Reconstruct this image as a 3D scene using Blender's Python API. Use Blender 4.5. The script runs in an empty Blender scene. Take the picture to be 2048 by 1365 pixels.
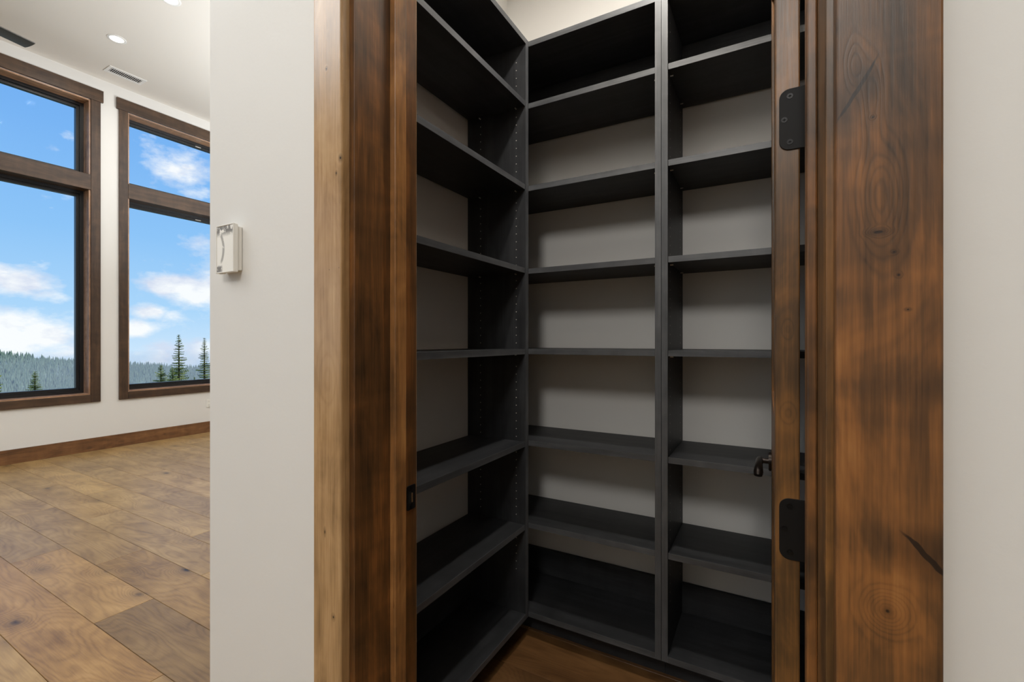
import bpy, bmesh, math, random
from mathutils import Vector, Matrix
random.seed(7)
C = bpy.context.scene.collection
S = bpy.context.scene
PI = math.pi

# ------------------------------------------------------------------ camera
CZ = 1.28
cam_d = bpy.data.cameras.new('camera'); cam = bpy.data.objects.new('camera', cam_d); C.objects.link(cam)
cam_d.sensor_width = 36; cam_d.lens = 16.0; cam_d.clip_start = 0.02; cam_d.clip_end = 4000
cam.location = (0, 0, CZ); cam.rotation_euler = (PI/2, 0, math.radians(29.3))
S.camera = cam
S.view_settings.view_transform = 'Standard'; S.view_settings.look = 'None'
S.view_settings.gamma = 1; S.view_settings.use_curve_mapping = False
S.view_settings.exposure = 0.0

def lin(r, g, b, k=1.0):
    f = lambda c: (c/255/12.92 if c/255 <= .04045 else ((c/255+.055)/1.055)**2.4)
    return (f(r)*k, f(g)*k, f(b)*k, 1)

# ------------------------------------------------------------------ node helper
class NT:
    def __init__(s, tree): s.t = tree; s.n = tree.nodes; s.l = tree.links
    def put(s, sock, v):
        if v is None: return
        if hasattr(v, 'is_output'): s.l.new(v, sock)
        else: sock.default_value = v
    def node(s, typ, **kw):
        n = s.n.new(typ)
        for k, v in kw.items(): setattr(n, k, v)
        return n
    def math(s, op, a, b=None, c=None, clamp=False):
        n = s.node('ShaderNodeMath', operation=op); n.use_clamp = clamp
        s.put(n.inputs[0], a); s.put(n.inputs[1], b)
        if c is not None: s.put(n.inputs[2], c)
        return n.outputs[0]
    def vmath(s, op, a, b=None):
        n = s.node('ShaderNodeVectorMath', operation=op)
        s.put(n.inputs[0], a); s.put(n.inputs[1], b)
        return n.outputs['Value'] if op in ('LENGTH', 'DOT_PRODUCT', 'DISTANCE') else n.outputs[0]
    def noise(s, vec, scale=1, detail=2, rough=.5, dist=0):
        n = s.node('ShaderNodeTexNoise'); s.put(n.inputs['Vector'], vec)
        n.inputs['Scale'].default_value = scale; n.inputs['Detail'].default_value = detail
        n.inputs['Roughness'].default_value = rough; n.inputs['Distortion'].default_value = dist
        return n.outputs['Fac']
    def ramp(s, fac, stops, interp='LINEAR'):
        n = s.node('ShaderNodeValToRGB'); n.color_ramp.interpolation = interp
        e = n.color_ramp.elements
        while len(e) < len(stops): e.new(.5)
        for i, (p, c) in enumerate(stops):
            e[i].position = p; e[i].color = c if len(c) == 4 else (*c, 1)
        s.put(n.inputs[0], fac); return n.outputs[0]
    def mix(s, fac, a, b, typ='MIX'):
        n = s.node('ShaderNodeMix', data_type='RGBA', blend_type=typ)
        s.put(n.inputs[0], fac); s.put(n.inputs[6], a); s.put(n.inputs[7], b)
        return n.outputs[2]
    def remap(s, v, a, b, c=0, d=1):
        n = s.node('ShaderNodeMapRange'); n.clamp = True
        s.put(n.inputs[0], v)
        for i, q in enumerate((a, b, c, d)): n.inputs[i+1].default_value = q
        return n.outputs[0]

# ------------------------------------------------------------------ world: blue sky with summer cloud
w = bpy.data.worlds.new('sky'); S.world = w; w.use_nodes = True
t = NT(w.node_tree); t.n.clear()
tc = t.node('ShaderNodeTexCoord').outputs['Generated']
sep = t.node('ShaderNodeSeparateXYZ'); t.put(sep.inputs[0], tc); Z = sep.outputs[2]
blue = t.ramp(t.remap(Z, -.02, .6), [(0, lin(205, 230, 252)), (.12, lin(172, 214, 250)), (.32, lin(142, 196, 247)), (.55, lin(122, 180, 243)), (.8, lin(104, 163, 236)), (1, lin(90, 145, 225))])
st = t.vmath('MULTIPLY', tc, (1, 1, 1.9))
n1 = t.noise(st, 3.2, 9, .58, .3)
n2 = t.noise(t.vmath('ADD', st, (5.1, 2.2, .7)), 9, 6, .6)
val = t.math('ADD', n1, t.math('MULTIPLY', t.math('SUBTRACT', n2, .5), .22))
def px(x, y):
    a = (x-1024)/910.2; b = (682.5-y)/910.2; c, s_ = math.cos(math.radians(29.3)), math.sin(math.radians(29.3))
    v = Vector((a*c-s_, a*s_+c, b)); return v.normalized()
CLOUDS = [(px(30, 560), .050, .40), (px(95, 590), .03, .25), (px(20, 655), .06, .34), (px(90, 668), .048, .42), (px(30, 690), .05, .3), (px(140, 700), .05, .25),
          (px(335, 572), .032, .45), (px(390, 582), .042, .45), (px(440, 580), .05, .4), (px(300, 625), .022, .34), (px(345, 632), .02, .2), (px(268, 660), .03, .36), (px(330, 700), .045, .24), (px(395, 700), .04, .2),
          (px(375, 345), .050, .17), (px(330, 330), .03, .12), (px(400, 480), .040, .17), (px(410, 390), .035, .17), (px(300, 300), .03, .06), (px(140, 270), .02, .14), (px(100, 292), .02, .12)]
base = t.math('MULTIPLY_ADD', n1, .55, t.math('MULTIPLY', t.math('SUBTRACT', n2, .5), .45))
n3 = t.noise(t.vmath('ADD', st, (1.1, 3.2, 7.7)), 34, 5, .6)
base = t.math('ADD', base, t.math('MULTIPLY', t.math('SUBTRACT', n3, .5), .30))
gs = None
for c, r, a in CLOUDS:
    d = t.vmath('LENGTH', t.vmath('MULTIPLY', t.vmath('SUBTRACT', tc, c), (1, 1, 1.9)))
    g = t.math('EXPONENT', t.math('MULTIPLY', t.math('POWER', t.math('DIVIDE', d, r), 2.0), -1.0))
    g = t.math('MULTIPLY', g, a)
    gs = g if gs is None else t.math('MAXIMUM', gs, g)
val = t.math('ADD', base, gs)
cl = t.remap(val, .36, .56)
shade = t.ramp(t.noise(t.vmath('ADD', st, (0, 0, .06)), 13, 5, .55), [(.38, lin(216, 222, 240)), (.56, (1.0, 1.0, 1.0, 1))])
sky = t.mix(t.math('MULTIPLY', cl, .93), blue, shade)
ground = t.mix(t.remap(Z, -.16, -.07), lin(78, 92, 84), sky)
bg = t.node('ShaderNodeBackground'); t.put(bg.inputs[0], ground); bg.inputs[1].default_value = 1.05
t.l.new(bg.outputs[0], t.node('ShaderNodeOutputWorld').inputs[0])

# ------------------------------------------------------------------ sun, room light and added fill lights
def light(name, typ, loc, power, color=(1, 1, 1), rot=(0, 0, 0), **kw):
    d = bpy.data.lights.new(name, typ); d.energy = power; d.color = color
    for k, v in kw.items(): setattr(d, k, v)
    o = bpy.data.objects.new(name, d); C.objects.link(o); o.location = loc; o.rotation_euler = rot
    return o
sd = Vector((-.62, -.45, -.64)).normalized()          # from behind the house, over the roof
sun = light('sun', 'SUN', (0, 0, 30), 4.2, (1, .95, .86), sd.to_track_quat('-Z', 'Y').to_euler(), angle=math.radians(.6))
WARM = (1, .95, .88)
P_DOWN = 7
P_PANTRY = 20
P_KITCHEN_FILL = 70
light('kitchen_light', 'AREA', (-3.9, -1.1, 4.30), P_KITCHEN_FILL, (.95, .98, 1), (0, 0, 0), shape='RECTANGLE', size=2.6, size_y=1.8)  # added fill panel under the ceiling, unseen and without a fixture
light('great_room_light', 'AREA', (-4.0, 3.2, 4.33), 34, (.96, .985, 1), (0, 0, 0), shape='RECTANGLE', size=2.6, size_y=2.6)  # added overhead fill for the great room, no fixture behind it

light('kitchen_pendant', 'POINT', (-.05, -1.35, 3.05), 96, (1, .97, .925), shadow_soft_size=.28)
light('kitchen_uplight', 'AREA', (-2.4, -2.4, 2.1), 120, (.93, .97, 1), (PI, 0, 0), shape='DISK', size=1.6)  # unseen fill aimed up, added to brighten the ceiling
light('great_room_uplight', 'AREA', (-3.4, 4.6, 2.0), 225, (.93, .97, 1), (PI, 0, 0), shape='DISK', size=1.6)  # second upward fill, added out of view for the great room ceiling

# ------------------------------------------------------------------ materials
def mat(name):
    m = bpy.data.materials.new(name); m.use_nodes = True
    t = NT(m.node_tree); b = t.n['Principled BSDF']
    return m, t, b
def plain(name, col, rough=.5, metal=0, spec=.5, bump=None):
    m, t, b = mat(name); b.inputs['Base Color'].default_value = col
    b.inputs['Roughness'].default_value = rough; b.inputs['Metallic'].default_value = metal
    b.inputs['Specular IOR Level'].default_value = spec
    if bump:
        o = t.node('ShaderNodeTexCoord').outputs['Object']
        bp = t.node('ShaderNodeBump'); bp.inputs['Strength'].default_value = bump[1]; bp.inputs['Distance'].default_value = .002
        t.put(bp.inputs['Height'], t.noise(o, bump[0], 3, .55)); t.l.new(bp.outputs[0], b.inputs['Normal'])
    return m
def wood(name, stops, axis='z', knots=(), n_lines=9, rough=.38, rnd=False, blotch=.45, tint=False, bumpk=.12, spec=.5, along=.35, across=3.2, ringk=.075, cross=.26, cracks=()):
    m, t, b = mat(name)
    p = t.node('ShaderNodeTexCoord').outputs['Object']; p0 = p
    oi = t.node('ShaderNodeObjectInfo')
    if rnd:
        cmb = t.node('ShaderNodeCombineXYZ')
        for i, k in enumerate((37.0, 53.0, 71.0)): t.put(cmb.inputs[i], t.math('MULTIPLY', oi.outputs['Random'], k))
        p = t.vmath('ADD', p, cmb.outputs[0])
    i = 'xyz'.index(axis)
    def sc(a, l): v = [a]*3; v[i] = l; return t.vmath('MULTIPLY', p, tuple(v))
    h = t.noise(sc(across, along), 1, 2, .5, .25)
    dark = None
    for (c, ra, rl, amp, core) in knots:
        v = [1/ra]*3; v[i] = 1/rl
        wob = t.vmath('MULTIPLY', t.vmath('SUBTRACT', p0, c), tuple(v))
        d = t.vmath('LENGTH', wob)
        g = t.math('EXPONENT', t.math('MULTIPLY', t.math('MULTIPLY', d, d), -1.0))
        h = t.math('ADD', h, t.math('MULTIPLY', g, amp))
        if core > 0:
            wd = t.math('ADD', d, t.math('MULTIPLY', t.noise(sc(60, 60), 1, 2), .12))
            k = t.remap(wd, core*.55+.06, core+.12, 1, 0)
            k2 = t.math('MULTIPLY', t.remap(wd, core*.6, core*3.2+.1, 1, 0), .55)
            k = t.math('MAXIMUM', k, k2)
            dark = k if dark is None else t.math('MAXIMUM', dark, k)
    for (c, ang, hl, hw) in cracks:                     # splits in the board, running aslant in the xz face
        q = t.vmath('SUBTRACT', p0, c); ca, sa = math.cos(ang), math.sin(ang)
        a_ = t.vmath('DOT_PRODUCT', q, (ca, 0, sa)); b_ = t.vmath('DOT_PRODUCT', q, (-sa, 0, ca))
        b_ = t.math('ADD', b_, t.math('MULTIPLY', t.math('SUBTRACT', t.noise(sc(45, 45), 1, 2), .5), hw*2.4))
        d = t.math('ADD', t.math('POWER', t.math('DIVIDE', a_, hl), 2.0), t.math('POWER', t.math('DIVIDE', b_, hw), 2.0))
        k = t.math('MAXIMUM', t.remap(d, .5, 1.1, 1, 0), t.math('MULTIPLY', t.remap(t.math('ADD', t.math('POWER', t.math('DIVIDE', a_, hl), 2.0), t.math('POWER', t.math('DIVIDE', b_, hw*9), 2.0)), .2, 1.3, 1, 0), .45))
        dark = k if dark is None else t.math('MAXIMUM', dark, k)
    rings = t.math('SINE', t.math('MULTIPLY', t.math('ADD', h, t.math('MULTIPLY', t.noise(sc(22, 5), 1, 4, .6), .13)), 2*PI*n_lines))
    rings = t.math('MULTIPLY_ADD', rings, .5, .5)
    rings = t.math('POWER', rings, 3.0)
    fine = t.noise(sc(260, 7), 1, 3, .65)
    mid = t.noise(sc(28, 1.6), 1, 3, .55)
    blo = t.noise(sc(10, 4.0), 1, 4, .6, .9)
    v = t.math('MULTIPLY_ADD', blo, blotch, .5-blotch*.5)
    v = t.math('ADD', v, t.math('MULTIPLY', t.math('SUBTRACT', mid, .5), .62))
    v = t.math('ADD', v, t.math('MULTIPLY', t.math('SUBTRACT', fine, .5), .42))
    v = t.math('SUBTRACT', v, t.math('MULTIPLY', rings, ringk))
    curl = t.noise(sc(2.2, 16), 1, 2, .5, .5)
    v = t.math('ADD', v, t.math('MULTIPLY', t.math('SUBTRACT', curl, .5), cross))
    col = t.ramp(v, stops)
    if dark is not None:
        col = t.mix(t.math('MULTIPLY', dark, .93), col, lin(24, 14, 9))
    if tint: col = t.mix(1.0, col, oi.outputs['Color'], 'MULTIPLY')
    t.put(b.inputs['Base Color'], col)
    t.put(b.inputs['Roughness'], t.math('MULTIPLY_ADD', fine, .14, rough-.07))
    b.inputs['Specular IOR Level'].default_value = spec
    bp = t.node('ShaderNodeBump'); bp.inputs['Strength'].default_value = bumpk; bp.inputs['Distance'].default_value = .001
    t.put(bp.inputs['Height'], t.math('ADD', fine, t.math('MULTIPLY', rings, -.4))); t.l.new(bp.outputs[0], b.inputs['Normal'])
    return m

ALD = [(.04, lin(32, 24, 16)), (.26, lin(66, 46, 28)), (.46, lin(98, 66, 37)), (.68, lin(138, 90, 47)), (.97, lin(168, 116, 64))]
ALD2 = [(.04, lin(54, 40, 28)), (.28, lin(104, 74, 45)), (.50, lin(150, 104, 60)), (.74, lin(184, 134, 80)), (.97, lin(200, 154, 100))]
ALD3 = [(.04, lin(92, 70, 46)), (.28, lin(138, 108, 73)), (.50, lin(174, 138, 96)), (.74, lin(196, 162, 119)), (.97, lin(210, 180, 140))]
KR = [((.112, .655, 1.443), .020, .060, .40, 0), ((.110, .655, 1.404), .011, .0045, .25, .5),
      ((.105, .655, 1.56), .010, .05, .25, 0), ((.089, .655, 1.60), .009, .03, .22, .0), ((.105, .655, 1.536), .003, .0025, .1, .5),
      ((.124, .655, 1.38), .0035, .003, .1, .5), ((.128, .655, 1.354), .003, .003, .1, .5), ((.136, .655, 1.315), .003, .002, .1, .5),
      ((.118, .655, .975), .020, .022, .45, .10), ((.12, .655, 2.05), .02, .05, .4, .2)]
KL = [((-.780, .655, 1.664), .006, .009, .2, .42), ((-.792, .655, 1.634), .004, .007, .1, .35), ((-.823, .655, 1.863), .005, .006, .2, .40),
      ((-.828, .655, .87), .004, .012, .22, .38), ((-.801, .655, .695), .006, .008, .2, .4), ((-.82, .655, 1.2), .03, .06, .3, 0),
      ((-.814, .655, 1.432), .0012, .0012, 0, .5), ((-.784, .655, 1.434), .0012, .0012, 0, .5)]
KJ = [((-.7646, .747, 1.914), .009, .022, .3, .35), ((-.7646, .755, 1.158), .013, .022, .35, .12), ((-.7646, .722, 1.415), .02, .05, .3, 0),
      ((-.7463, .800, 1.727), .009, .020, .3, .42), ((-.7463, .800, 1.10), .005, .022, .3, .3), ((-.7463, .800, 1.50), .005, .03, .3, .2), ((-.7463, .800, .64), .008, .03, .3, .5)]
M = {}
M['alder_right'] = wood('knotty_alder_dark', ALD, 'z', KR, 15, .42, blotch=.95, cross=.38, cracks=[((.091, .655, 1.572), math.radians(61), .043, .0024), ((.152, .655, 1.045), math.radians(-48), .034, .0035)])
M['alder_left'] = wood('knotty_alder_pale', ALD3, 'z', KL, 8, .24, blotch=.75, spec=.7, ringk=.05, cross=.14)  # left casing: paler wood, with window glare painted into the tone too
M['alder_stop'] = wood('knotty_alder_amber', ALD2, 'z', KJ, 8, .30, blotch=.95, spec=.6)  # left stop: light on its front painted in as a brighter wood tone
M['alder_jamb'] = wood('knotty_alder_jamb', ALD, 'z', KJ, 6, .34, blotch=.7)
M['alder_door'] = wood('alder_door_wood', [(p, (c[0]*.82, c[1]*.90, c[2]*.86, 1)) for p, c in ALD], 'z', [((.03, .885, 1.16), .012, .02, .3, 0), ((.03, .885, 1.30), .01, .02, .3, 0)], 7, .4, blotch=1.0)
TR = [(.12, lin(40, 29, 21)), (.45, lin(68, 50, 37)), (.75, lin(94, 71, 52)), (.95, lin(114, 88, 66))]
M['trim_z'] = wood('window_trim_upright', TR, 'z', (), 6, .42, rnd=True, blotch=.6)
M['trim_y'] = wood('window_trim_level', TR, 'y', (), 6, .42, rnd=True, blotch=.6)
BB = [(.12, lin(60, 38, 22)), (.45, lin(112, 76, 46)), (.75, lin(142, 100, 62)), (.95, lin(160, 118, 78))]
LN = [(p, (min(1, c[0]*5.5), min(1, c[1]*5.5), min(1, c[2]*5.5), 1)) for p, c in TR]  # daylight on the window reveals painted in as much paler wood
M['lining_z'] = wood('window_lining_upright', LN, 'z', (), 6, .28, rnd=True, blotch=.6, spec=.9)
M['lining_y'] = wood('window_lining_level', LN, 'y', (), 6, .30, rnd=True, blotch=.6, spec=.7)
M['base_y'] = wood('baseboard_wood', BB, 'y', [((-6.83, 1.9, .08), .02, .04, .2, .3), ((-6.83, 2.5, .06), .02, .05, .2, .3), ((-6.83, 2.95, .07), .02, .03, .2, .3), ((-6.83, 2.2, .04), .03, .05, .2, .2)], 6, .45, blotch=.7)
OAK = [(.08, lin(84, 62, 38)), (.34, lin(136, 108, 70)), (.55, lin(168, 138, 92)), (.78, lin(192, 163, 116)), (.97, lin(210, 184, 140))]
# --- oak floor with scattered knots
def oak():
    m, t, b = mat('oak_plank')
    p = t.node('ShaderNodeTexCoord').outputs['Object']; oi = t.node('ShaderNodeObjectInfo')
    cmb = t.node('ShaderNodeCombineXYZ')
    for i, k in enumerate((37.0, 53.0, 71.0)): t.put(cmb.inputs[i], t.math('MULTIPLY', oi.outputs['Random'], k))
    p = t.vmath('ADD', p, cmb.outputs[0])
    sc = lambda x, y: t.vmath('MULTIPLY', p, (x, y, 1))
    vo = t.node('ShaderNodeTexVoronoi'); vo.inputs['Scale'].default_value = 1; t.put(vo.inputs['Vector'], sc(2.3, 4.2))
    d = vo.outputs['Distance']
    sepc = t.node('ShaderNodeSeparateColor'); t.put(sepc.inputs[0], vo.outputs['Color'])
    on = t.math('GREATER_THAN', sepc.outputs[0], .22)
    g = t.math('MULTIPLY', t.math('EXPONENT', t.math('MULTIPLY', t.math('MULTIPLY', d, d), -16)), on)
    h = t.noise(sc(.8, 3.4), 1, 2, .5, .3)
    h = t.math('ADD', h, t.math('MULTIPLY', g, .30))
    h = t.math('ADD', h, t.math('MULTIPLY', t.noise(sc(9, 22), 1, 3), .035))
    rings = t.math('POWER', t.math('MULTIPLY_ADD', t.math('SINE', t.math('MULTIPLY', h, 2*PI*26)), .5, .5), 2)
    fine = t.noise(sc(9, 190), 1, 3, .6)
    mid = t.noise(sc(3, 26), 1, 3)
    blo = t.noise(sc(3, 6), 1, 3, .55, .5)
    v = t.math('MULTIPLY_ADD', blo, .62, .20)
    v = t.math('ADD', v, t.math('MULTIPLY', t.math('SUBTRACT', mid, .5), .25))
    v = t.math('ADD', v, t.math('MULTIPLY', t.math('SUBTRACT', fine, .5), .30))
    v = t.math('SUBTRACT', v, t.math('MULTIPLY', rings, .085))
    col = t.ramp(v, OAK)
    core = t.math('MULTIPLY', t.remap(t.math('ADD', d, t.math('MULTIPLY', t.noise(sc(40, 60), 1, 2), .05)), .065, .15, 1, 0), on)
    halo = t.math('MULTIPLY', t.math('MULTIPLY', t.remap(d, .05, .26, 1, 0), on), .38)
    col = t.mix(t.math('MAXIMUM', core, halo), col, lin(44, 34, 26))
    col = t.mix(1.0, col, oi.outputs['Color'], 'MULTIPLY')
    t.put(b.inputs['Base Color'], col); t.put(b.inputs['Roughness'], t.math('MULTIPLY_ADD', fine, .15, .29))
    bp = t.node('ShaderNodeBump'); bp.inputs['Strength'].default_value = .25; bp.inputs['Distance'].default_value = .0015
    t.put(bp.inputs['Height'], t.math('ADD', fine, t.math('MULTIPLY', rings, -.5))); t.l.new(bp.outputs[0], b.inputs['Normal'])
    return m
M['oak'] = oak()
M['wall'] = plain('wall_paint', lin(226, 224, 220), .62, bump=(90, .12))
M['ceil'] = plain('ceiling_paint', lin(232, 228, 221), .8, bump=(60, .15))
LAM = [(.1, lin(24, 25, 27)), (.45, lin(42, 43, 45)), (.75, lin(58, 59, 61)), (.95, lin(74, 75, 77))]
M['lam_x'] = wood('charcoal_laminate_x', LAM, 'x', (), 7, .50, rnd=True, blotch=.5, bumpk=.05, spec=.35)
M['lam_y'] = wood('charcoal_laminate_y', LAM, 'y', (), 7, .50, rnd=True, blotch=.5, bumpk=.05, spec=.35)
M['lam_z'] = wood('charcoal_laminate_z', LAM, 'z', (), 7, .50, rnd=True, blotch=.5, bumpk=.05, spec=.35)
EDG_LIT = [(p, (c[0]*2.7, c[1]*2.7, c[2]*2.65, 1)) for p, c in LAM]  # front light on the board edges painted in as a paler laminate
LAM_ = None
for ax in 'xyz': M['edge_'+ax] = wood('charcoal_edge_band_'+ax, EDG_LIT, ax, (), 7, .42, rnd=True, blotch=.5, bumpk=.05, spec=.5)
M['black'] = plain('black_window_frame', lin(26, 26, 28), .35)
M['hinge'] = plain('blackened_hinge_metal', lin(15, 13, 12), .6, 0, .25)
M['screw'] = plain('blackened_screw_metal', lin(16, 15, 15), .38, .6)
M['darkhole'] = plain('dark_recess', lin(8, 7, 6), .9)
M['bronze'] = plain('oil_bronze', lin(40, 33, 29), .32, .7)
M['brass'] = plain('bright_brass', lin(190, 150, 110), .3, .8)
M['white_plastic'] = plain('white_plastic', lin(232, 230, 224), .35)
M['white_paint'] = plain('white_enamel', lin(236, 236, 234), .45)
M['hole'] = plain('pale_pin_hole', lin(190, 185, 175), .6)
M['pin'] = plain('nickel_pin', lin(215, 212, 205), .3, .6)
M['blade'] = plain('fan_blade_charcoal', lin(64, 62, 58), .5)
M['slot'] = plain('vent_dark', lin(60, 60, 62), .8)
def emit(name, col, k):
    m, t, b = mat(name); b.inputs['Base Color'].default_value = col
    b.inputs['Emission Color'].default_value = col; b.inputs['Emission Strength'].default_value = k; return m
M['lamp'] = emit('lamp_diffuser', (1, .93, .82, 1), 5)
def film():
    m, t, b = mat('peeling_screen_film')
    p = t.node('ShaderNodeTexCoord').outputs['Object']
    sp = t.node('ShaderNodeSeparateXYZ'); t.put(sp.inputs[0], p); x, z = sp.outputs[0], sp.outputs[2]
    n = t.noise(p, 60, 4, .6)
    top = t.remap(z, .030, .044)                       # grey smear along the top
    left = t.math('MULTIPLY', t.remap(t.math('ABSOLUTE', t.math('ADD', x, .012)), .006, .002), t.remap(z, .040, -.030, 1, 1))
    arc = t.math('ABSOLUTE', t.math('SUBTRACT', t.math('ADD', x, t.math('MULTIPLY', t.math('MULTIPLY', z, z), 9)), -.006))
    a = t.math('MULTIPLY', t.remap(arc, .0065, .003), t.remap(t.math('ABSOLUTE', z), .040, .03))
    bot = t.math('MULTIPLY', t.remap(z, -.040, -.046), t.remap(x, -.008, -.018))
    k = t.math('ADD', t.math('MULTIPLY', t.math('ADD', top, bot), t.remap(n, .44, .50)), t.math('MULTIPLY', a, t.math('MULTIPLY', t.remap(n, .36, .46), .7)), clamp=True)
    t.put(b.inputs['Base Color'], t.mix(k, lin(244, 242, 236), lin(128, 126, 124)))
    b.inputs['Roughness'].default_value = .15
    return m
M['film'] = film()
def glass():
    m, t, b = mat('window_glass'); t.n.remove(b)
    tr = t.node('ShaderNodeBsdfTransparent'); gl = t.node('ShaderNodeBsdfGlossy'); gl.inputs['Roughness'].default_value = .01
    tr.inputs[0].default_value = (.97, .98, .98, 1)
    fr = t.node('ShaderNodeFresnel'); fr.inputs[0].default_value = 1.35
    mx = t.node('ShaderNodeMixShader'); t.put(mx.inputs[0], t.math('MULTIPLY', fr.outputs[0], .02)); t.l.new(tr.outputs[0], mx.inputs[1]); t.l.new(gl.outputs[0], mx.inputs[2])
    t.l.new(mx.outputs[0], t.n['Material Output'].inputs[0]); return m
M['glass'] = glass()
def needles(name, stops):
    m, t, b = mat(name); p = t.node('ShaderNodeTexCoord').outputs['Object']
    t.put(b.inputs['Base Color'], t.ramp(t.noise(p, 2.2, 3), stops)); b.inputs['Roughness'].default_value = .8
    b.inputs['Specular IOR Level'].default_value = .15
    return m
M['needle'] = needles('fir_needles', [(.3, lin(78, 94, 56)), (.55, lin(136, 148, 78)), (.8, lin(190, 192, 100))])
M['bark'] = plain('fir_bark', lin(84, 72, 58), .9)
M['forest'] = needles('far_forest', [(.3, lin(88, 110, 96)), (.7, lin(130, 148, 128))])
def hillm():
    m, t, b = mat('hillside'); p = t.node('ShaderNodeTexCoord').outputs['Object']
    v = t.math('ADD', t.noise(p, .012, 4), t.math('MULTIPLY', t.math('SUBTRACT', t.noise(t.vmath('MULTIPLY', p, (1, 1, .4)), .22, 3), .5), .8))
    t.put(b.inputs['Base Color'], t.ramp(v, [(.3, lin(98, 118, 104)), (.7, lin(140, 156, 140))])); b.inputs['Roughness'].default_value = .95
    return m
M['hill'] = hillm()

# ------------------------------------------------------------------ mesh helpers
def props(o, label=None, cat=None, group=None, kind=None):
    if label: o['label'] = label
    if cat: o['category'] = cat
    if group: o['group'] = group
    if kind: o['kind'] = kind
    return o
def link(name, me, m=None, parent=None, loc=None):
    o = bpy.data.objects.new(name, me); C.objects.link(o)
    if m is not None:
        for k in (m if isinstance(m, (list, tuple)) else [m]): me.materials.append(k)
    if parent is not None: o.parent = parent
    if loc is not None: o.location = loc
    return o
def empty(name, loc=(0, 0, 0), **kw):
    o = bpy.data.objects.new(name, None); C.objects.link(o); o.location = loc; o.empty_display_size = .1
    return props(o, **kw)
def boxes_bm(bl, bevel=0, seg=2):
    bm = bmesh.new()
    for (x0, x1, y0, y1, z0, z1) in bl:
        mx = Matrix.Translation(((x0+x1)/2, (y0+y1)/2, (z0+z1)/2)) @ Matrix.Diagonal((x1-x0, y1-y0, z1-z0, 1))
        bmesh.ops.create_cube(bm, size=1, matrix=mx)
    if bevel: bmesh.ops.bevel(bm, geom=bm.edges[:], offset=bevel, segments=seg, affect='EDGES', profile=.5)
    return bm
def finish(name, bm, m, parent=None, smooth=False, origin=None):
    """verts are world-space; parts are stored relative to their parent's location (and to origin if given)"""
    off = Vector((0, 0, 0)); q = parent
    while q is not None: off += q.location; q = q.parent
    loc = Vector((0, 0, 0))
    if origin is not None: loc = Vector(origin)-off; off = Vector(origin)
    if off.length: bmesh.ops.translate(bm, verts=bm.verts[:], vec=-off)
    me = bpy.data.meshes.new(name); bm.to_mesh(me); bm.free()
    if smooth:
        for p in me.polygons: p.use_smooth = True
        try: me.set_sharp_from_angle(angle=math.radians(35))
        except Exception: pass
    o = link(name, me, m, parent); o.location = loc
    return o
def box(name, b, m, parent=None, bevel=0, seg=2, origin=None):
    return finish(name, boxes_bm([b] if not isinstance(b[0], (tuple, list)) else b, bevel, seg), m, parent, smooth=False, origin=origin)
def cyl(name, c, r, h, axis, m, parent=None, seg=24, r2=None, bevel=0):
    bm = bmesh.new()
    bmesh.ops.create_cone(bm, cap_ends=True, segments=seg, radius1=r, radius2=r if r2 is None else r2, depth=h)
    if bevel:
        es = [e for e in bm.edges if len(e.link_faces) == 2 and any(len(f.verts) > 4 for f in e.link_faces)]
        bmesh.ops.bevel(bm, geom=es, offset=bevel, segments=2, affect='EDGES')
    R = {'z': Matrix(), 'x': Matrix.Rotation(PI/2, 4, 'Y'), 'y': Matrix.Rotation(PI/2, 4, 'X')}[axis]
    bmesh.ops.transform(bm, matrix=Matrix.Translation(c) @ R, verts=bm.verts[:])
    return finish(name, bm, m, parent, smooth=True)
def prism(name, pts, a0, a1, plane, m, parent=None, bevel=0, holes=None):
    """outline pts in plane 'xz' (extruded along y) or 'xy' (along z) or 'yz' (along x)"""
    bm = bmesh.new()
    def mk(p, a): return {'xz': (p[0], a, p[1]), 'xy': (p[0], p[1], a), 'yz': (a, p[0], p[1])}[plane]
    vs = [bm.verts.new(mk(p, a0)) for p in pts]
    f = bm.faces.new(vs)
    r = bmesh.ops.extrude_face_region(bm, geom=[f])
    d = Vector(mk((0, 0), a1))-Vector(mk((0, 0), a0))
    bmesh.ops.translate(bm, verts=[v for v in r['geom'] if isinstance(v, bmesh.types.BMVert)], vec=d)
    bmesh.ops.recalc_face_normals(bm, faces=bm.faces[:])
    if bevel: bmesh.ops.bevel(bm, geom=[e for e in bm.edges if e.calc_face_angle(0) > 1], offset=bevel, segments=1, affect='EDGES')
    return finish(name, bm, m, parent, smooth=True)
def struct(o): o['kind'] = 'structure'; return o

# ------------------------------------------------------------------ room shell
WX = -6.86; CEIL = 4.37
YF0, YF1 = .68, .872                 # pantry front wall
JL, JR = -.7646, .0626               # jamb faces
DH = 2.44                            # door head
floor_o = struct(box('floor', (-7.2, 3.62, -6.42, 7.12, -.16, -.013), plain('subfloor', lin(30, 20, 13), .9)))
WY = [(-5.20, -3.45), (-1.636, .114), (.464, 2.214), (2.565, 4.315), (4.666, 6.416)]
WB, WT = .655, 4.085
wl = [(WX-.26, WX, -6.3, 7.0, 0, WB), (WX-.26, WX, -6.3, 7.0, WT, CEIL)]
ys = [-6.3]+[q for p in WY for q in p]+[7.0]
for i in range(0, len(ys), 2): wl.append((WX-.26, WX, ys[i], ys[i+1], WB, WT))
struct(box('wall_left', wl, M['wall']))
struct(box('wall_far', (WX, 3.5, 7.0, 7.12, 0, CEIL), M['wall']))
struct(box('wall_right', (3.5, 3.62, -6.3, 7.0, 0, CEIL), M['wall']))
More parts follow.
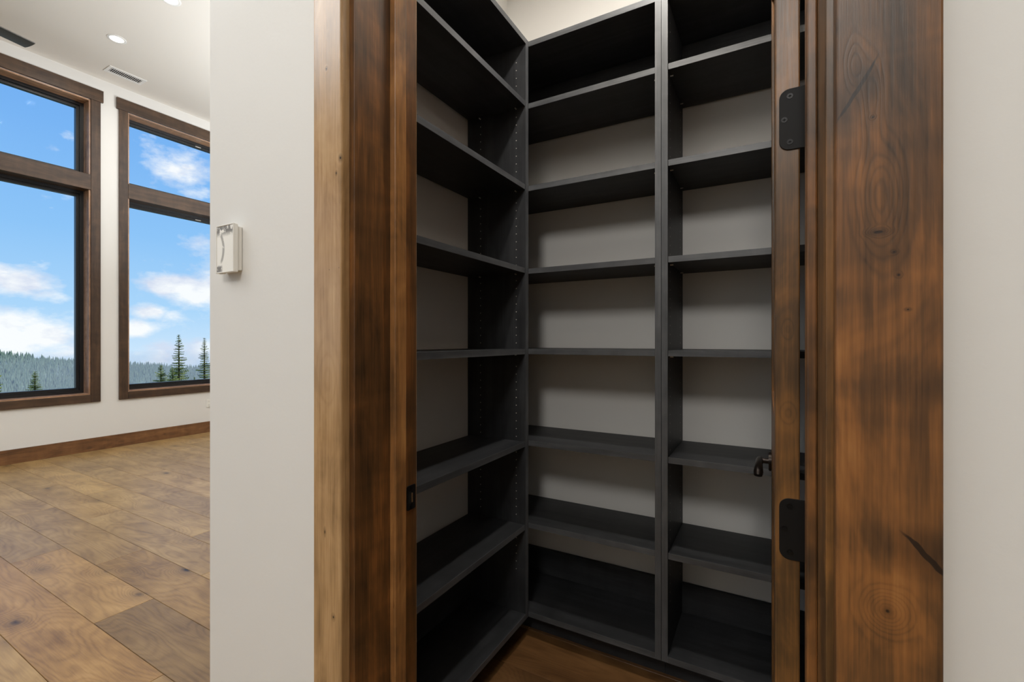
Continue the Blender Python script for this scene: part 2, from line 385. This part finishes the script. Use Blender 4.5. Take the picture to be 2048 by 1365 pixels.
struct(box('wall_near', [(WX-.26, -5.6, -6.42, -6.3, 0, CEIL), (-5.6, -3.6, -6.42, -6.3, 3.3, CEIL), (-5.6, -3.6, -6.42, -6.3, 0, .5), (-3.6, 3.62, -6.42, -6.3, 0, CEIL)], M['wall']))
struct(box('ceiling', (WX-.26, 3.62, -6.42, 7.12, CEIL, CEIL+.2), M['ceil']))
fw = [(-1.327, JL-.02, YF0, YF1, 0, CEIL), (JR+.02, 3.5, YF0, YF1, 0, CEIL), (JL-.02, JR+.02, YF0, YF1, DH+.02, CEIL)]
struct(box('wall_front', fw, M['wall']))
struct(box('wall_pantry_left', (-1.327, -1.197, YF1, 2.20, 0, CEIL), M['wall']))
struct(box('wall_pantry_back', (-1.197, .42, 2.08, 2.20, 0, CEIL), M['wall']))
struct(box('wall_pantry_right', (.30, .42, YF1, 2.08, 0, CEIL), M['wall']))
struct(box('ceiling_pantry', (-1.197, .30, YF1, 2.08, 3.12, 3.20), M['ceil']))

# floor planks
R0, RW = .87, .2320
KN = {0: [-3.79, -2.66], 1: [-4.785, -3.342], 2: [-5.49, -4.253], 3: [-6.16, -4.935, -3.28], 4: [-4.35], 5: [-5.216], -1: [-4.1, -2.02], 6: [-6.2, -4.6], 7: [-5.5, -3.9]}
TINT = {(0, -2.66): (.62, .58, .54), (0, -3.79): (.98, .89, .78), (3, -6.16): (1.12, 1.08, .98), (1, -3.342): (.80, .73, .62), (1, -4.785): (.86, .83, .80),
        (2, -5.49): (.94, .90, .84), (2, -4.253): (.90, .88, .86), (0, -9): (1.05, 1.0, .92), (-1, -9): (.92, .82, .68), (-1, -4.1): (.90, .78, .64), (3, -4.935): (1.0, .98, .92)}
for k in range(-13, 26):
    js = list(KN.get(k, [-4.3+random.uniform(-.8, .8)]))
    while js[0] > -6.84+.45: js.insert(0, js[0]-random.uniform(1.15, 1.5))
    js = [j for j in js if j > -6.80]
    while js[-1] < 2.6: js.append(js[-1]+random.uniform(1.25, 1.95))
    js = [-6.845]+[j for j in js if j < 2.6]+[2.6]
    y0 = R0+RW*k
    for a, b in zip(js, js[1:]):
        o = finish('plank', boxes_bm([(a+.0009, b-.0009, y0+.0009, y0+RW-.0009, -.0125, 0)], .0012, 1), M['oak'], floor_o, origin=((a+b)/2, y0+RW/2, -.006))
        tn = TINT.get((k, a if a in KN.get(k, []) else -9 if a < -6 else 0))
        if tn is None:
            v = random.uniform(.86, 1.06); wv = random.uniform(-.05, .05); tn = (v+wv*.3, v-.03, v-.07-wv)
        if .8 < y0+RW/2 < 2.2 and -1.25 < (a+b)/2 < .6: tn = tuple(q*f for q, f in zip(tn, (.44, .34, .30)))  # dim pantry light painted into these planks as a darker tint
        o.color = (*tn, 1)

# baseboard on the window wall
struct(box('baseboard_left', (WX, WX+.018, -6.3, 7.0, 0.0, .15), M['base_y'], bevel=.002))
struct(box('baseboard_front', [(-1.327, -.8675, YF0-.018, YF0, 0, .15), (.1675, 3.48, YF0-.018, YF0, 0, .15)], wood('baseboard_front_wood', BB, 'x', (), 6, .45, blotch=.7), bevel=.002))

# ------------------------------------------------------------------ tall windows
def window(n, y0, y1):
    t = empty('window_%d' % n, (WX, (y0+y1)/2, WB), kind='structure')
    c = .088; x0, x1 = WX, WX+.020
    box('side_casing', (x0, x1, y0-c, y0-.001, WB-.087, WT+.005), M['trim_z'], t, .0015)
    box('side_casing', (x0, x1, y1+.001, y1+c, WB-.087, WT+.005), M['trim_z'], t, .0015)
    box('head_casing', (x0, x1+.008, y0-c-.024, y1+c+.024, WT+.005, WT+.142), M['trim_y'], t, .0015)
    box('bottom_casing', (x0, x1, y0, y1, WB-.087, WB-.001), M['trim_y'], t, .0015)
    zt0, zt1 = 3.035, 3.212
    box('transom_rail', (x0-.17, x1, y0+.001, y1-.001, zt0, zt1), M['trim_y'], t, .0015)
    L = .016; xb = WX-.17
    box('jamb_lining', (xb, x0+.006, y0, y0+L, WB, WT), M['lining_z'], t, .001)
    box('jamb_lining', (xb, x0+.006, y1-L, y1, WB, WT), M['lining_z'], t, .001)
    box('head_lining', (xb, x0+.006, y0+L, y1-L, WT-L, WT), M['lining_y'], t, .001)
    box('sill_lining', (xb, x0+.006, y0+L, y1-L, WB, WB+L), M['lining_y'], t, .001)
    for (z0, z1) in ((WB+L, zt0), (zt1, WT-L)):
        a, b = y0+L, y1-L; f = .030; fr = []
        for (xa, xc, e) in ((xb-.045, xb+.03, .034), (xb-.045, xb+.008, .062)):
            fr += [(xa, xc, a, a+e, z0, z1), (xa, xc, b-e, b, z0, z1), (xa, xc, a+e, b-e, z1-e, z1), (xa, xc, a+e, b-e, z0, z0+e)]
        box('window_frame', fr, M['black'], t)
        box('pane', (xb-.030, xb-.024, a+.058, b-.058, z0+.058, z1-.058), M['glass'], t)
        box('frame_clip', (xb+.008, xb+.012, (a+b)/2-.035, (a+b)/2+.035, z1-.052, z1-.042), M['pin'], t)
    return t
for i, (a, b) in enumerate(WY): window(i+1, a, b)

# ------------------------------------------------------------------ pantry doorway lining
J = struct(empty('trim_1', (JL, YF0, 0)))
YS0, YS1 = .782, .819
box('jamb_board', (JL-.019, JL, YF0-.001, .8746, 0, DH+.019), M['alder_jamb'], J, .0015)
box('jamb_board', (JR, JR+.019, YF0-.001, .8746, 0, DH+.019), M['alder_door'], J, .0015)
box('head_jamb', (JL, JR, YF0-.001, .8746, DH, DH+.019), wood('head_jamb_wood', ALD, 'x', (), 6, .4), J, .0015)
box('door_stop', (JL, JL+.0183, YS0, YS1, 0, DH-.014), M['alder_stop'], J, .0025)
box('door_stop', (JR-.0132, JR, YS0, YS1, 0, DH-.014), M['alder_right'], J, .0025)
box('door_stop', (JL, JR, YS0, YS1, DH-.014, DH), wood('head_stop_wood', ALD, 'x', (), 6, .4), J, .0025)
for o in J.children: pass
YC = .655
struct(box('trim_2', (-.8657, -.7778, YC, YF0, 0, DH+.012), M['alder_left'], None, .0035, 3))
struct(box('trim_3', (.0705, .166, YC, YF0, 0, DH+.012), M['alder_right'], None, .0025, 3))
struct(box('trim_4', (-.885, .186, YC-.005, YF0, DH+.012, DH+.15), wood('head_casing_wood', ALD, 'x', (), 8, .4), None, .003))
struct(box('trim_5', (-.8657, -.7778, .8722, .892, 0, DH+.1), M['alder_left'], None, .003))

# strike plate
sp = empty('strike_plate', (JL, .853, .896), label='small black metal strike plate with latch hole on the left door jamb', cat='strike plate')
pl = [(.836, .866), (.866, .866)]
def rrect(a0, a1, b0, b1, r, corners=(1, 1, 1, 1), n=6):
    pts = []
    for (ca, cb, s, on) in ((a1-r, b1-r, 0, corners[0]), (a0+r, b1-r, 1, corners[1]), (a0+r, b0+r, 2, corners[2]), (a1-r, b0+r, 3, corners[3])):
        if on:
            for i in range(n+1):
                th = PI/2*s+PI/2*i/n; pts.append((ca+r*math.cos(th), cb+r*math.sin(th)))
        else:
            pts.append((a1 if s in (0, 3) else a0, b1 if s in (0, 1) else b0))
    return pts
prism('plate', rrect(.8385, .8690, .866, .926, .004), JL+.0004, JL+.0022, 'yz', M['hinge'], sp, .0004)
prism('latch_hole', rrect(.843, .858, .880, .910, .004), JL+.0021, JL+.0024, 'yz', M['darkhole'], sp)
prism('latch_lip', rrect(.853, .857, .884, .907, .0015), JL+.0023, JL+.0042, 'yz', M['brass'], sp)
for z in (.8725, .9195): cyl('screw', (JL+.0025, .852, z), .0033, .0012, 'x', M['screw'], sp, 12)

# ------------------------------------------------------------------ pantry door, standing open into the pantry
D = struct(empty('door_1', (.047, .885, .01)))
DX0, DX1, DY0, DY1 = .0112, .0468, .885, 1.690
SW = .115
dz0, dz1 = .01, 2.43
ad = M['alder_door']
box('stile', (DX0, DX1, DY0, DY0+SW, dz0, dz1), ad, D, .0022, 2, origin=(0, 0, 0))
box('stile', (DX0, DX1, DY1-SW, DY1, dz0, dz1), ad, D, .0022, 2)
rail_m = wood('door_rail_wood', ALD, 'y', (), 6, .4)
for z0, z1 in ((dz0, .25), (.98, 1.13), (2.30, dz1)): box('rail', (DX0, DX1, DY0+SW, DY1-SW, z0, z1), rail_m, D, .0018)
for z0, z1 in ((.25, .98), (1.13, 2.30)): box('door_panel', (DX0+.010, DX1-.010, DY0+SW, DY1-SW, z0, z1), ad, D)
def hinge(zc, lab):
    x0, x1 = .0172, .0590
    yy = DY0
    h = prism('hinge', rrect(x0, x1, zc-.0505, zc+.0505, .0150, (0, 1, 1, 0)), yy-.0024, yy, 'xz', M['hinge'], D, .0004)
    h['label'] = lab
    for (x, z) in ((.0325, zc+.038), (.0245, zc), (.0325, zc-.038)):
        cyl('screw', (x, yy-.0026, z), .0046, .001, 'y', M['screw'], h, 20)
        box('screw_recess', [(x-.0024, x+.0024, yy-.0034, yy-.0030, z-.0005, z+.0005), (x-.0005, x+.0005, yy-.0034, yy-.0030, z-.0024, z+.0024)], M['darkhole'], h)
    cyl('knuckle', (.0595, yy-.004, zc), .0045, .101, 'z', M['hinge'], h, 16)
    return h
for z, l in ((1.648, 'black hinge above the middle of the door'), (.968, 'black hinge below the middle of the door'), (.288, None), (2.27, None)):
    h = hinge(z, l or 'black hinge')
# lever handle on the pantry-side face of the slab
def tube(name, pts, rs, m, parent, seg=14, flat=1.0):
    bm = bmesh.new(); rings = []
    for i, p in enumerate(pts):
        p = Vector(p); a = Vector(pts[max(i-1, 0)]); b = Vector(pts[min(i+1, len(pts)-1)])
        d = (b-a).normalized(); u = Vector((0, 0, 1)) if abs(d.z) < .9 else Vector((1, 0, 0))
        s = d.cross(u).normalized(); u = s.cross(d)
        rings.append([bm.verts.new(p+s*math.cos(2*PI*k/seg)*rs[i]*flat+u*math.sin(2*PI*k/seg)*rs[i]) for k in range(seg)])
    for r0, r1 in zip(rings, rings[1:]):
        for k in range(seg): bm.faces.new((r0[k], r0[(k+1) % seg], r1[(k+1) % seg], r1[k]))
    bm.faces.new(rings[0][::-1]); bm.faces.new(rings[-1])
    bmesh.ops.recalc_face_normals(bm, faces=bm.faces[:])
    return finish(name, bm, m, parent, smooth=True)
lh = empty('lever_handle', (0, 0, 0)); lh.parent = D; lh.location = Vector((DX0, 1.63, .905))-D.location
lh['label'] = 'dark bronze lever handle'
cyl('rose', (DX0-.004, 1.63, .905), .030, .008, 'x', M['bronze'], lh, 32, bevel=.002)
tube('neck', [(DX0-.006, 1.63, .905), (DX0-.030, 1.63, .905)], [.0085, .0085], M['bronze'], lh)
tube('lever', [(DX0-.032, 1.640, .906), (DX0-.033, 1.62, .906), (DX0-.034, 1.58, .905), (DX0-.034, 1.545, .902), (DX0-.0345, 1.528, .893), (DX0-.035, 1.522, .884)], [.0095, .0105, .0105, .0115, .013, .011], M['bronze'], lh)
for o in [q for q in bpy.data.objects if q.name.startswith(('rose', 'neck', 'lever')) and q.parent == lh]: pass

# ------------------------------------------------------------------ shelving
T = .0225
LV = [2.303, 1.948, 1.592, 1.246, .852, .498]          # adjustable shelf tops
TOP, BOT = 2.567, .118; Z0 = .096
FY = 1.740; BY = 2.078
def holes(name, faces, parent):
    """rows of shelf-pin holes: shallow pale cups let into the panel, one part"""
    bm = bmesh.new()
    for (c, ax, sgn) in faces:
        for r, d0, d1 in ((.0024, 0, .0004),):
            M4 = Matrix.Translation(c) @ (Matrix.Rotation(PI/2, 4, 'Y') if ax == 'x' else Matrix.Rotation(PI/2, 4, 'X'))
            bmesh.ops.create_cone(bm, cap_ends=True, segments=8, radius1=r, radius2=r*.8, depth=.0006, matrix=M4)
    o = finish(name, bm, M['hole'], parent); o['kind'] = 'stuff'; return o
def zs_free():
    out = []; z = .30
    while z < 2.50:
        if all(not (lv-.045 < z < lv+.014) for lv in LV): out.append(z)
        z += .0335
    return out
def unit_x(name, x0, x1, label, base):
    u = empty(name, ((x0+x1)/2, FY, 0), label=label, cat='shelving unit')
    box('side_panel', (x0, x0+T, FY, BY, Z0, TOP), M['lam_z'], u, .0006, 1)
    box('side_panel', (x1-T, x1, FY, BY, Z0, TOP), M['lam_z'], u, .0006, 1)
    a, b = x0+T, x1-T
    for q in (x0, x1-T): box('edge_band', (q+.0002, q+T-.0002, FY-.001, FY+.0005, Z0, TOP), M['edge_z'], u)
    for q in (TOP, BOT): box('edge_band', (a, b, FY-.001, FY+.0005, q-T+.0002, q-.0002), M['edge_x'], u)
    box('top_board', (a, b, FY, BY, TOP-T, TOP), M['lam_x'], u, .0006, 1)
    box('bottom_board', (a, b, FY, BY, BOT-T, BOT), M['lam_x'], u, .0006, 1)
    for z in LV:
        s = box('shelf', (a+.001, b-.001, FY+.004, BY-.012, z-T, z), M['lam_x'], u, .0008, 1, origin=((a+b)/2, FY, z))
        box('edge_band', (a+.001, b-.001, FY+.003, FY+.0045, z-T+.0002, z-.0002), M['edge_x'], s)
        for xx, q in ((a, 1), (b, -1)):
            for yy in (FY+.046, BY-.062):
                cyl('shelf_pin', (xx+q*.006, yy, z-T-.003), .0026, .011, 'x', M['pin'], s, 8)
    box('back_rail', (a, b, BY-.018, BY, TOP-T-.16, TOP-T), M['lam_x'], u, .0006, 1)
    box('back_rail', (a, b, BY-.018, BY, BOT, .240), M['lam_x'], u, .0006, 1)
    box('toe_kick', (x0, x1, FY+.075, FY+.093, 0, Z0), M['lam_x'], u)
    fs = []
    for z in zs_free():
        for yy in (FY+.046, BY-.062):
            fs += [((a+.0001, yy, z), 'x', 1), ((b-.0001, yy, z), 'x', 1)]
    holes('pin_hole_rows', fs, u)
    return u
unit_x('shelving_unit', -1.195, -.3432, 'dark charcoal shelving unit against the back wall, in the corner beside the other wall\'s unit', 0)
unit_x('shelving_unit', -.3420, .200, 'dark charcoal shelving unit against the back wall, partly hidden behind the open door', 1)
def unit_y():
    fx, bx, y0, y1 = -.896, -1.195, .895, 1.7385
    u = empty('shelving_unit', (fx, (y0+y1)/2, 0), label='dark charcoal shelving unit along the left wall, seen sideways just past the jamb', cat='shelving unit')
    box('side_panel', (bx, fx, y0, y0+T, Z0, TOP), M['lam_z'], u, .0006, 1)
    box('side_panel', (bx, fx, y1-T, y1, Z0, TOP), M['lam_z'], u, .0006, 1)
    a, b = y0+T, y1-T
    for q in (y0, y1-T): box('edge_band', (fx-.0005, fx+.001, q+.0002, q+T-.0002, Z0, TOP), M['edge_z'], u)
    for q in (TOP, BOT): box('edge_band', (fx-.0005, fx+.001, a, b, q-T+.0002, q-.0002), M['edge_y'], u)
    box('top_board', (bx, fx, a, b, TOP-T, TOP), M['lam_y'], u, .0006, 1)
    box('bottom_board', (bx, fx, a, b, BOT-T, BOT), M['lam_y'], u, .0006, 1)
    for z in LV:
        s = box('shelf', (bx+.012, fx-.004, a+.001, b-.001, z-T, z), M['lam_y'], u, .0008, 1, origin=(fx, (a+b)/2, z))
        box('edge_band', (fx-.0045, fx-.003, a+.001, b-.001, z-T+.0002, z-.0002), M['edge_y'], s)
        for yy, q in ((a, 1), (b, -1)):
            for xx in (fx-.046, bx+.070):
                cyl('shelf_pin', (xx, yy+q*.006, z-T-.003), .0026, .011, 'y', M['pin'], s, 8)
    box('back_rail', (bx, bx+.018, a, b, TOP-T-.16, TOP-T), M['lam_y'], u, .0006, 1)
    box('back_rail', (bx, bx+.018, a, b, BOT, .240), M['lam_y'], u, .0006, 1)
    box('toe_kick', (fx-.093, fx-.075, a, b, 0, Z0), M['lam_y'], u)
    fs = []
    for z in zs_free():
        for xx in (fx-.046, bx+.070):
            fs += [((xx, b-.0001, z), 'y', 1), ((xx, a+.0001, z), 'y', 1)]
    holes('pin_hole_rows', fs, u)
unit_y()

# ------------------------------------------------------------------ recessed lights
def downlight(x, y, z, label, power, group=None, r=.078):
    t = empty('recessed_light', (x, y, z), label=label, cat='ceiling light', group=group)
    bm = bmesh.new(); n = 40
    prof = [(r, 0), (r, -.003), (r*.9, -.006), (r*.74, -.005), (r*.70, 0)]
    rings = [[bm.verts.new((x+q*math.cos(2*PI*k/n), y+q*math.sin(2*PI*k/n), z+h)) for k in range(n)] for q, h in prof]
    for a, b in zip(rings, rings[1:]):
        for k in range(n): bm.faces.new((a[k], a[(k+1) % n], b[(k+1) % n], b[k]))
    bmesh.ops.recalc_face_normals(bm, faces=bm.faces[:])
    finish('trim_ring', bm, M['white_paint'], t, smooth=True)
    cyl('diffuser', (x, y, z-.0015), r*.70, .002, 'z', M['lamp'], t, 40)
    l = light('lamp', 'AREA', (0, 0, -.009), power, WARM, shape='DISK', size=r*1.35); l.parent = t
    return t
downlight(-5.80, 2.08, CEIL, 'round recessed ceiling light between the fan blade and the air vent', P_DOWN)
downlight(-4.71, 2.08, CEIL, 'round recessed ceiling light cut off by the top edge of the photo', P_DOWN)
downlight(-.39, 1.22, 3.12, 'round recessed light in the pantry ceiling', P_PANTRY, r=.085)

# ------------------------------------------------------------------ ceiling vent
v = empty('air_vent', (-6.508, 2.416, CEIL), label='white rectangular ceiling air vent with dark slots near the windows', cat='vent')
va, vb, vc, vd = -6.597, -6.419, 2.240, 2.592
fr = [(va, vb, vc, vc+.032, CEIL-.006, CEIL), (va, vb, vd-.032, vd, CEIL-.006, CEIL), (va, va+.038, vc+.032, vd-.032, CEIL-.006, CEIL), (vb-.038, vb, vc+.032, vd-.032, CEIL-.006, CEIL)]
box('vent_frame', fr, M['white_paint'], v, .0008, 1)
box('vent_backing', (va+.038, vb-.038, vc+.032, vd-.032, CEIL-.0012, CEIL-.0002), M['slot'], v)
ns = 17
for i in range(ns):
    y = vc+.040+(vd-vc-.080)*i/(ns-1)
    bm = boxes_bm([(va+.038, vb-.038, -.0038, .0038, -.0006, .0006)])
    bmesh.ops.transform(bm, matrix=Matrix.Translation((0, y, CEIL-.004)) @ Matrix.Rotation(math.radians(28), 4, 'X'), verts=bm.verts[:])
    finish('slat', bm, M['white_paint'], v)

# ------------------------------------------------------------------ ceiling fan (only one blade tip reaches into view)
FZ = 3.85
fx_, fy_ = -5.42, .60
fan = empty('ceiling_fan', (fx_, fy_, FZ), label='dark charcoal ceiling fan, one blade tip showing by the far left windows', cat='ceiling fan')
cyl('canopy', (fx_, fy_, CEIL-.03), .07, .06, 'z', M['blade'], fan, 32, bevel=.006)
cyl('downrod', (fx_, fy_, (FZ+CEIL)/2), .013, CEIL-FZ-.08, 'z', M['blade'], fan, 16)
cyl('motor_housing', (fx_, fy_, FZ+.02), .12, .10, 'z', M['blade'], fan, 40, bevel=.02)
ang0 = math.atan2(1.395-fy_, -5.583-fx_)
for k in range(3):
    ang = ang0+k*2*PI/3
    bm = bmesh.new(); L0, L1 = .10, .815; N = 12; rows = []
    for i in range(N+1):
        u = i/N; r = L0+(L1-L0)*u; wd = .155-.025*u
        tw = math.radians(11-5*u)
        row = []
        for s in (-1, -.5, 0, .5, 1):
            rr = r+(.012*s if i == N else 0)
            row.append((rr, s*wd/1.35, s*wd/1.35*math.sin(tw)-.006*(1-s*s)))
        rows.append(row)
    top = [[bm.verts.new((p[0], p[1], p[2]+.004)) for p in r] for r in rows]
    bot = [[bm.verts.new((p[0], p[1], p[2]-.004)) for p in r] for r in rows]
    for i in range(N):
        for j in range(4):
            bm.faces.new((top[i][j], top[i+1][j], top[i+1][j+1], top[i][j+1])); bm.faces.new((bot[i][j+1], bot[i+1][j+1], bot[i+1][j], bot[i][j]))
        bm.faces.new((top[i][0], bot[i][0], bot[i+1][0], top[i+1][0])); bm.faces.new((top[i+1][4], bot[i+1][4], bot[i][4], top[i][4]))
    for j in range(4): bm.faces.new((top[0][j], top[0][j+1], bot[0][j+1], bot[0][j])); bm.faces.new((top[N][j+1], top[N][j], bot[N][j], bot[N][j+1]))
    bmesh.ops.recalc_face_normals(bm, faces=bm.faces[:])
    bmesh.ops.transform(bm, matrix=Matrix.Translation((fx_, fy_, FZ)) @ Matrix.Rotation(ang, 4, 'Z'), verts=bm.verts[:])
    finish('blade', bm, M['blade'], fan, smooth=True)

# ------------------------------------------------------------------ thermostat and outlet
th = empty('thermostat', (-1.2105, YF0, 1.5165), label='white wall thermostat with a peeling screen film on the left wall', cat='thermostat')
cx, cz = -1.2105, 1.5165
box('back_housing', (cx-.036, cx+.0365, .667, .6795, cz-.056, cz+.056), M['white_plastic'], th, .002)
box('cover', [(cx-.0395, cx+.0395, .657, .668, cz-.0615, cz+.0615)], M['white_plastic'], th, .0025, 3)
rim = [(cx-.0395, cx-.0365, .6545, .659, cz-.0615, cz+.0615), (cx+.0365, cx+.0395, .6545, .659, cz-.0615, cz+.0615), (cx-.0365, cx+.0365, .6545, .659, cz+.0585, cz+.0615), (cx-.0365, cx+.0365, .6545, .659, cz-.0615, cz-.0585)]
box('rim', rim, M['white_plastic'], th, .0008, 1)
box('screen_film', (cx-.0362, cx+.0362, .6558, .6568, cz-.0582, cz+.0582), M['film'], th, origin=(cx, .656, cz))
box('cover_tab', (cx-.028, cx-.010, .657, .664, cz-.0635, cz-.0612), M['white_plastic'], th, .0006, 1)
ot = empty('wall_outlet', (WX, 3.498, .405), label='white duplex wall outlet under the right-hand window', cat='outlet')
box('cover_plate', (WX, WX+.006, 3.463, 3.533, .348, .462), M['white_plastic'], ot, .002)
for z in (.380, .430):
    s = box('socket', (WX+.006, WX+.008, 3.483, 3.513, z-.014, z+.014), M['white_plastic'], ot, .0008, 1)
    box('socket_slot', [(WX+.008, WX+.0083, 3.491, 3.493, z-.004, z+.006), (WX+.008, WX+.0083, 3.503, 3.505, z-.004, z+.006)], M['darkhole'], s)

# ------------------------------------------------------------------ outside: conifers, slope and ridge
def ground_h(x, y):
    d = max(0, -x-8); return -1.2-.32*d if d < 60 else -20.4-(d-60)*.16
def conifer(dist, az, ztop, height, spread, label, seed, name='fir_tree', cat='tree'):
    rnd = random.Random(seed); a = math.radians(az)
    x, y = dist*math.sin(a), dist*math.cos(a); zb = ztop-height
    t = empty(name, (x, y, zb), label=label, cat=cat)
    tube('trunk', [(x, y, zb), (x, y, zb+height*.5), (x, y, ztop-.1)], [height*.018, height*.011, .012], M['bark'], t, 8)
    bm = bmesh.new(); z = .08*height; 
    while z < height-.05:
        u = 1-z/height; R = spread*(u**.78)*rnd.uniform(.82, 1.12)+.04
        nb = 8 if u > .15 else 6
        a0 = rnd.uniform(0, 6.28)
        for k in range(nb):
            if rnd.random() < .12: continue
            th = a0+2*PI*k/nb+rnd.uniform(-.25, .25); L = R*rnd.uniform(.7, 1.15)
            d = Vector((math.cos(th), math.sin(th), 0)); sd_ = Vector((-d.y, d.x, 0))
            prev = Vector((x, y, zb+z)); droop = rnd.uniform(.05, .28)-.55*max(0, .16-u)/.16
            seg = 5
            for i in range(seg):                       # bough: a chain of needle sprays narrowing to the tip
                u0, u1 = i/seg, (i+1)/seg
                p0 = Vector((x, y, zb+z))+d*L*u0+Vector((0, 0, -L*droop*u0+.25*L*u0*u0*.6))
                p1 = Vector((x, y, zb+z))+d*L*u1+Vector((0, 0, -L*droop*u1+.25*L*u1*u1*.6))
                wd = L*.27*(1-u0*.72)+.06
                for s in (-1, 1):
                    q = p0+sd_*s*wd+d*wd*.7+Vector((0, 0, rnd.uniform(-.25, .05)*wd))
                    bm.faces.new([bm.verts.new(p0), bm.verts.new(q), bm.verts.new(p1)])
                q = p0+Vector((0, 0, -wd*.8))+d*wd*.3
                bm.faces.new([bm.verts.new(p0), bm.verts.new(q), bm.verts.new(p1)])
        z += height*.0185*rnd.uniform(.7, 1.25)*(1 if u > .2 else .8)
    finish('foliage', bm, M['needle'], t)
    return t
conifer(60, -65.5, 1.28+.0135*60, 14.0, 2.3, 'tallest dark fir in the right-hand window', 1)
conifer(64, -63.35, 1.28+.008*64, 14.0, 1.9, 'tall slim fir at the right edge of the right-hand window', 2)
conifer(44, -66.95, 1.28-.042*44, 8.0, 2.0, 'small fir just left of the tallest fir, lowest of the three', 3)
conifer(56, -66.02, 1.28-.044*56, 9.0, 1.9, 'small yellow-green fir touching the tallest fir', 4)
conifer(66, -75.65, 1.28-.045*66, 9.0, 1.9, 'lone small fir in the left-hand window', 5)
conifer(30, -78.75, 1.28+.004*30, 11.0, 2.6, 'near fir cut off by the left edge of the photo', 6)
conifer(80, -64.2, 1.28-.064*80, 6.0, .6, 'little fir top just above the sill beside the slim fir', 8)

def ridge(az):   # elevation ratio of the skyline against azimuth
    pts = [(-110, .03), (-95, .02), (-84, .002), (-77.7, -.0142), (-73.2, -.0297), (-71, -.034), (-69.4, -.0350), (-66, -.042), (-64.2, -.045), (-62.8, -.040), (-58, -.03), (-45, -.01), (-20, .0)]
    for (a0, e0), (a1, e1) in zip(pts, pts[1:]):
        if a0 <= az <= a1: return e0+(e1-e0)*(az-a0)/(a1-a0)
    return 0
bm = bmesh.new(); NA, NR = 150, 34; gr = []
for j in range(NR+1):
    row = []
    for i in range(NA+1):
        az = -112+92*i/NA; u = j/NR; r = 60+840*u
        zr = 1.28+ridge(az)*900-4; z0 = -26
        if u < .35: z = z0-(u/.35)*60
        else:
            q = (u-.35)/.65; z = (z0-60)+(zr-z0+60)*(q**.85)
            z += 5*math.sin(az*.55+u*9)*math.sin(PI*q)+3*math.sin(az*1.7-u*17)*math.sin(PI*q)
        a = math.radians(az); row.append(bm.verts.new((r*math.sin(a), r*math.cos(a), z)))
    gr.append(row)
for j in range(NR):
    for i in range(NA): bm.faces.new((gr[j][i], gr[j][i+1], gr[j+1][i+1], gr[j+1][i]))
bmesh.ops.recalc_face_normals(bm, faces=bm.faces[:])
hills = [[v.co.copy() for v in r] for r in gr]
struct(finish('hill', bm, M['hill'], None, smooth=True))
bm = bmesh.new(); rnd = random.Random(3)
for _ in range(15000):
    fa = rnd.uniform(.28, .60)*NA; fr_ = rnd.uniform(.46, 1.0)*NR
    i, j = int(fa), min(int(fr_), NR-1); a, b = fa-i, fr_-j
    p = hills[j][i].lerp(hills[j][i+1], a).lerp(hills[j+1][i].lerp(hills[j+1][i+1], a), b)
    hgt = rnd.uniform(3.5, 8.0); r = hgt*.22; n = 5; tip = bm.verts.new(p+Vector((0, 0, hgt)))
    rg = [bm.verts.new(p+Vector((r*math.cos(2*PI*k/n+hgt), r*math.sin(2*PI*k/n+hgt), -1))) for k in range(n)]
    for k in range(n): bm.faces.new((rg[k], rg[(k+1) % n], tip))
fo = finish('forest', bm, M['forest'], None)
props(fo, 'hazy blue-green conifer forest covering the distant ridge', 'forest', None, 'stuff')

# thin haze lying in the valley, beyond the near trees
m = bpy.data.materials.new('valley_haze'); m.use_nodes = True; t = NT(m.node_tree); t.n.remove(t.n['Principled BSDF'])
vs = t.node('ShaderNodeVolumeScatter'); vs.inputs['Color'].default_value = (.97, 1, .99, 1); vs.inputs['Density'].default_value = .0009
t.l.new(vs.outputs[0], t.n['Material Output'].inputs['Volume'])
hz = box('valley_haze', (-960, -90, -40, 900, -120, -15), m)
props(hz, 'thin bluish haze lying over the forested valley', 'haze', None, 'stuff')
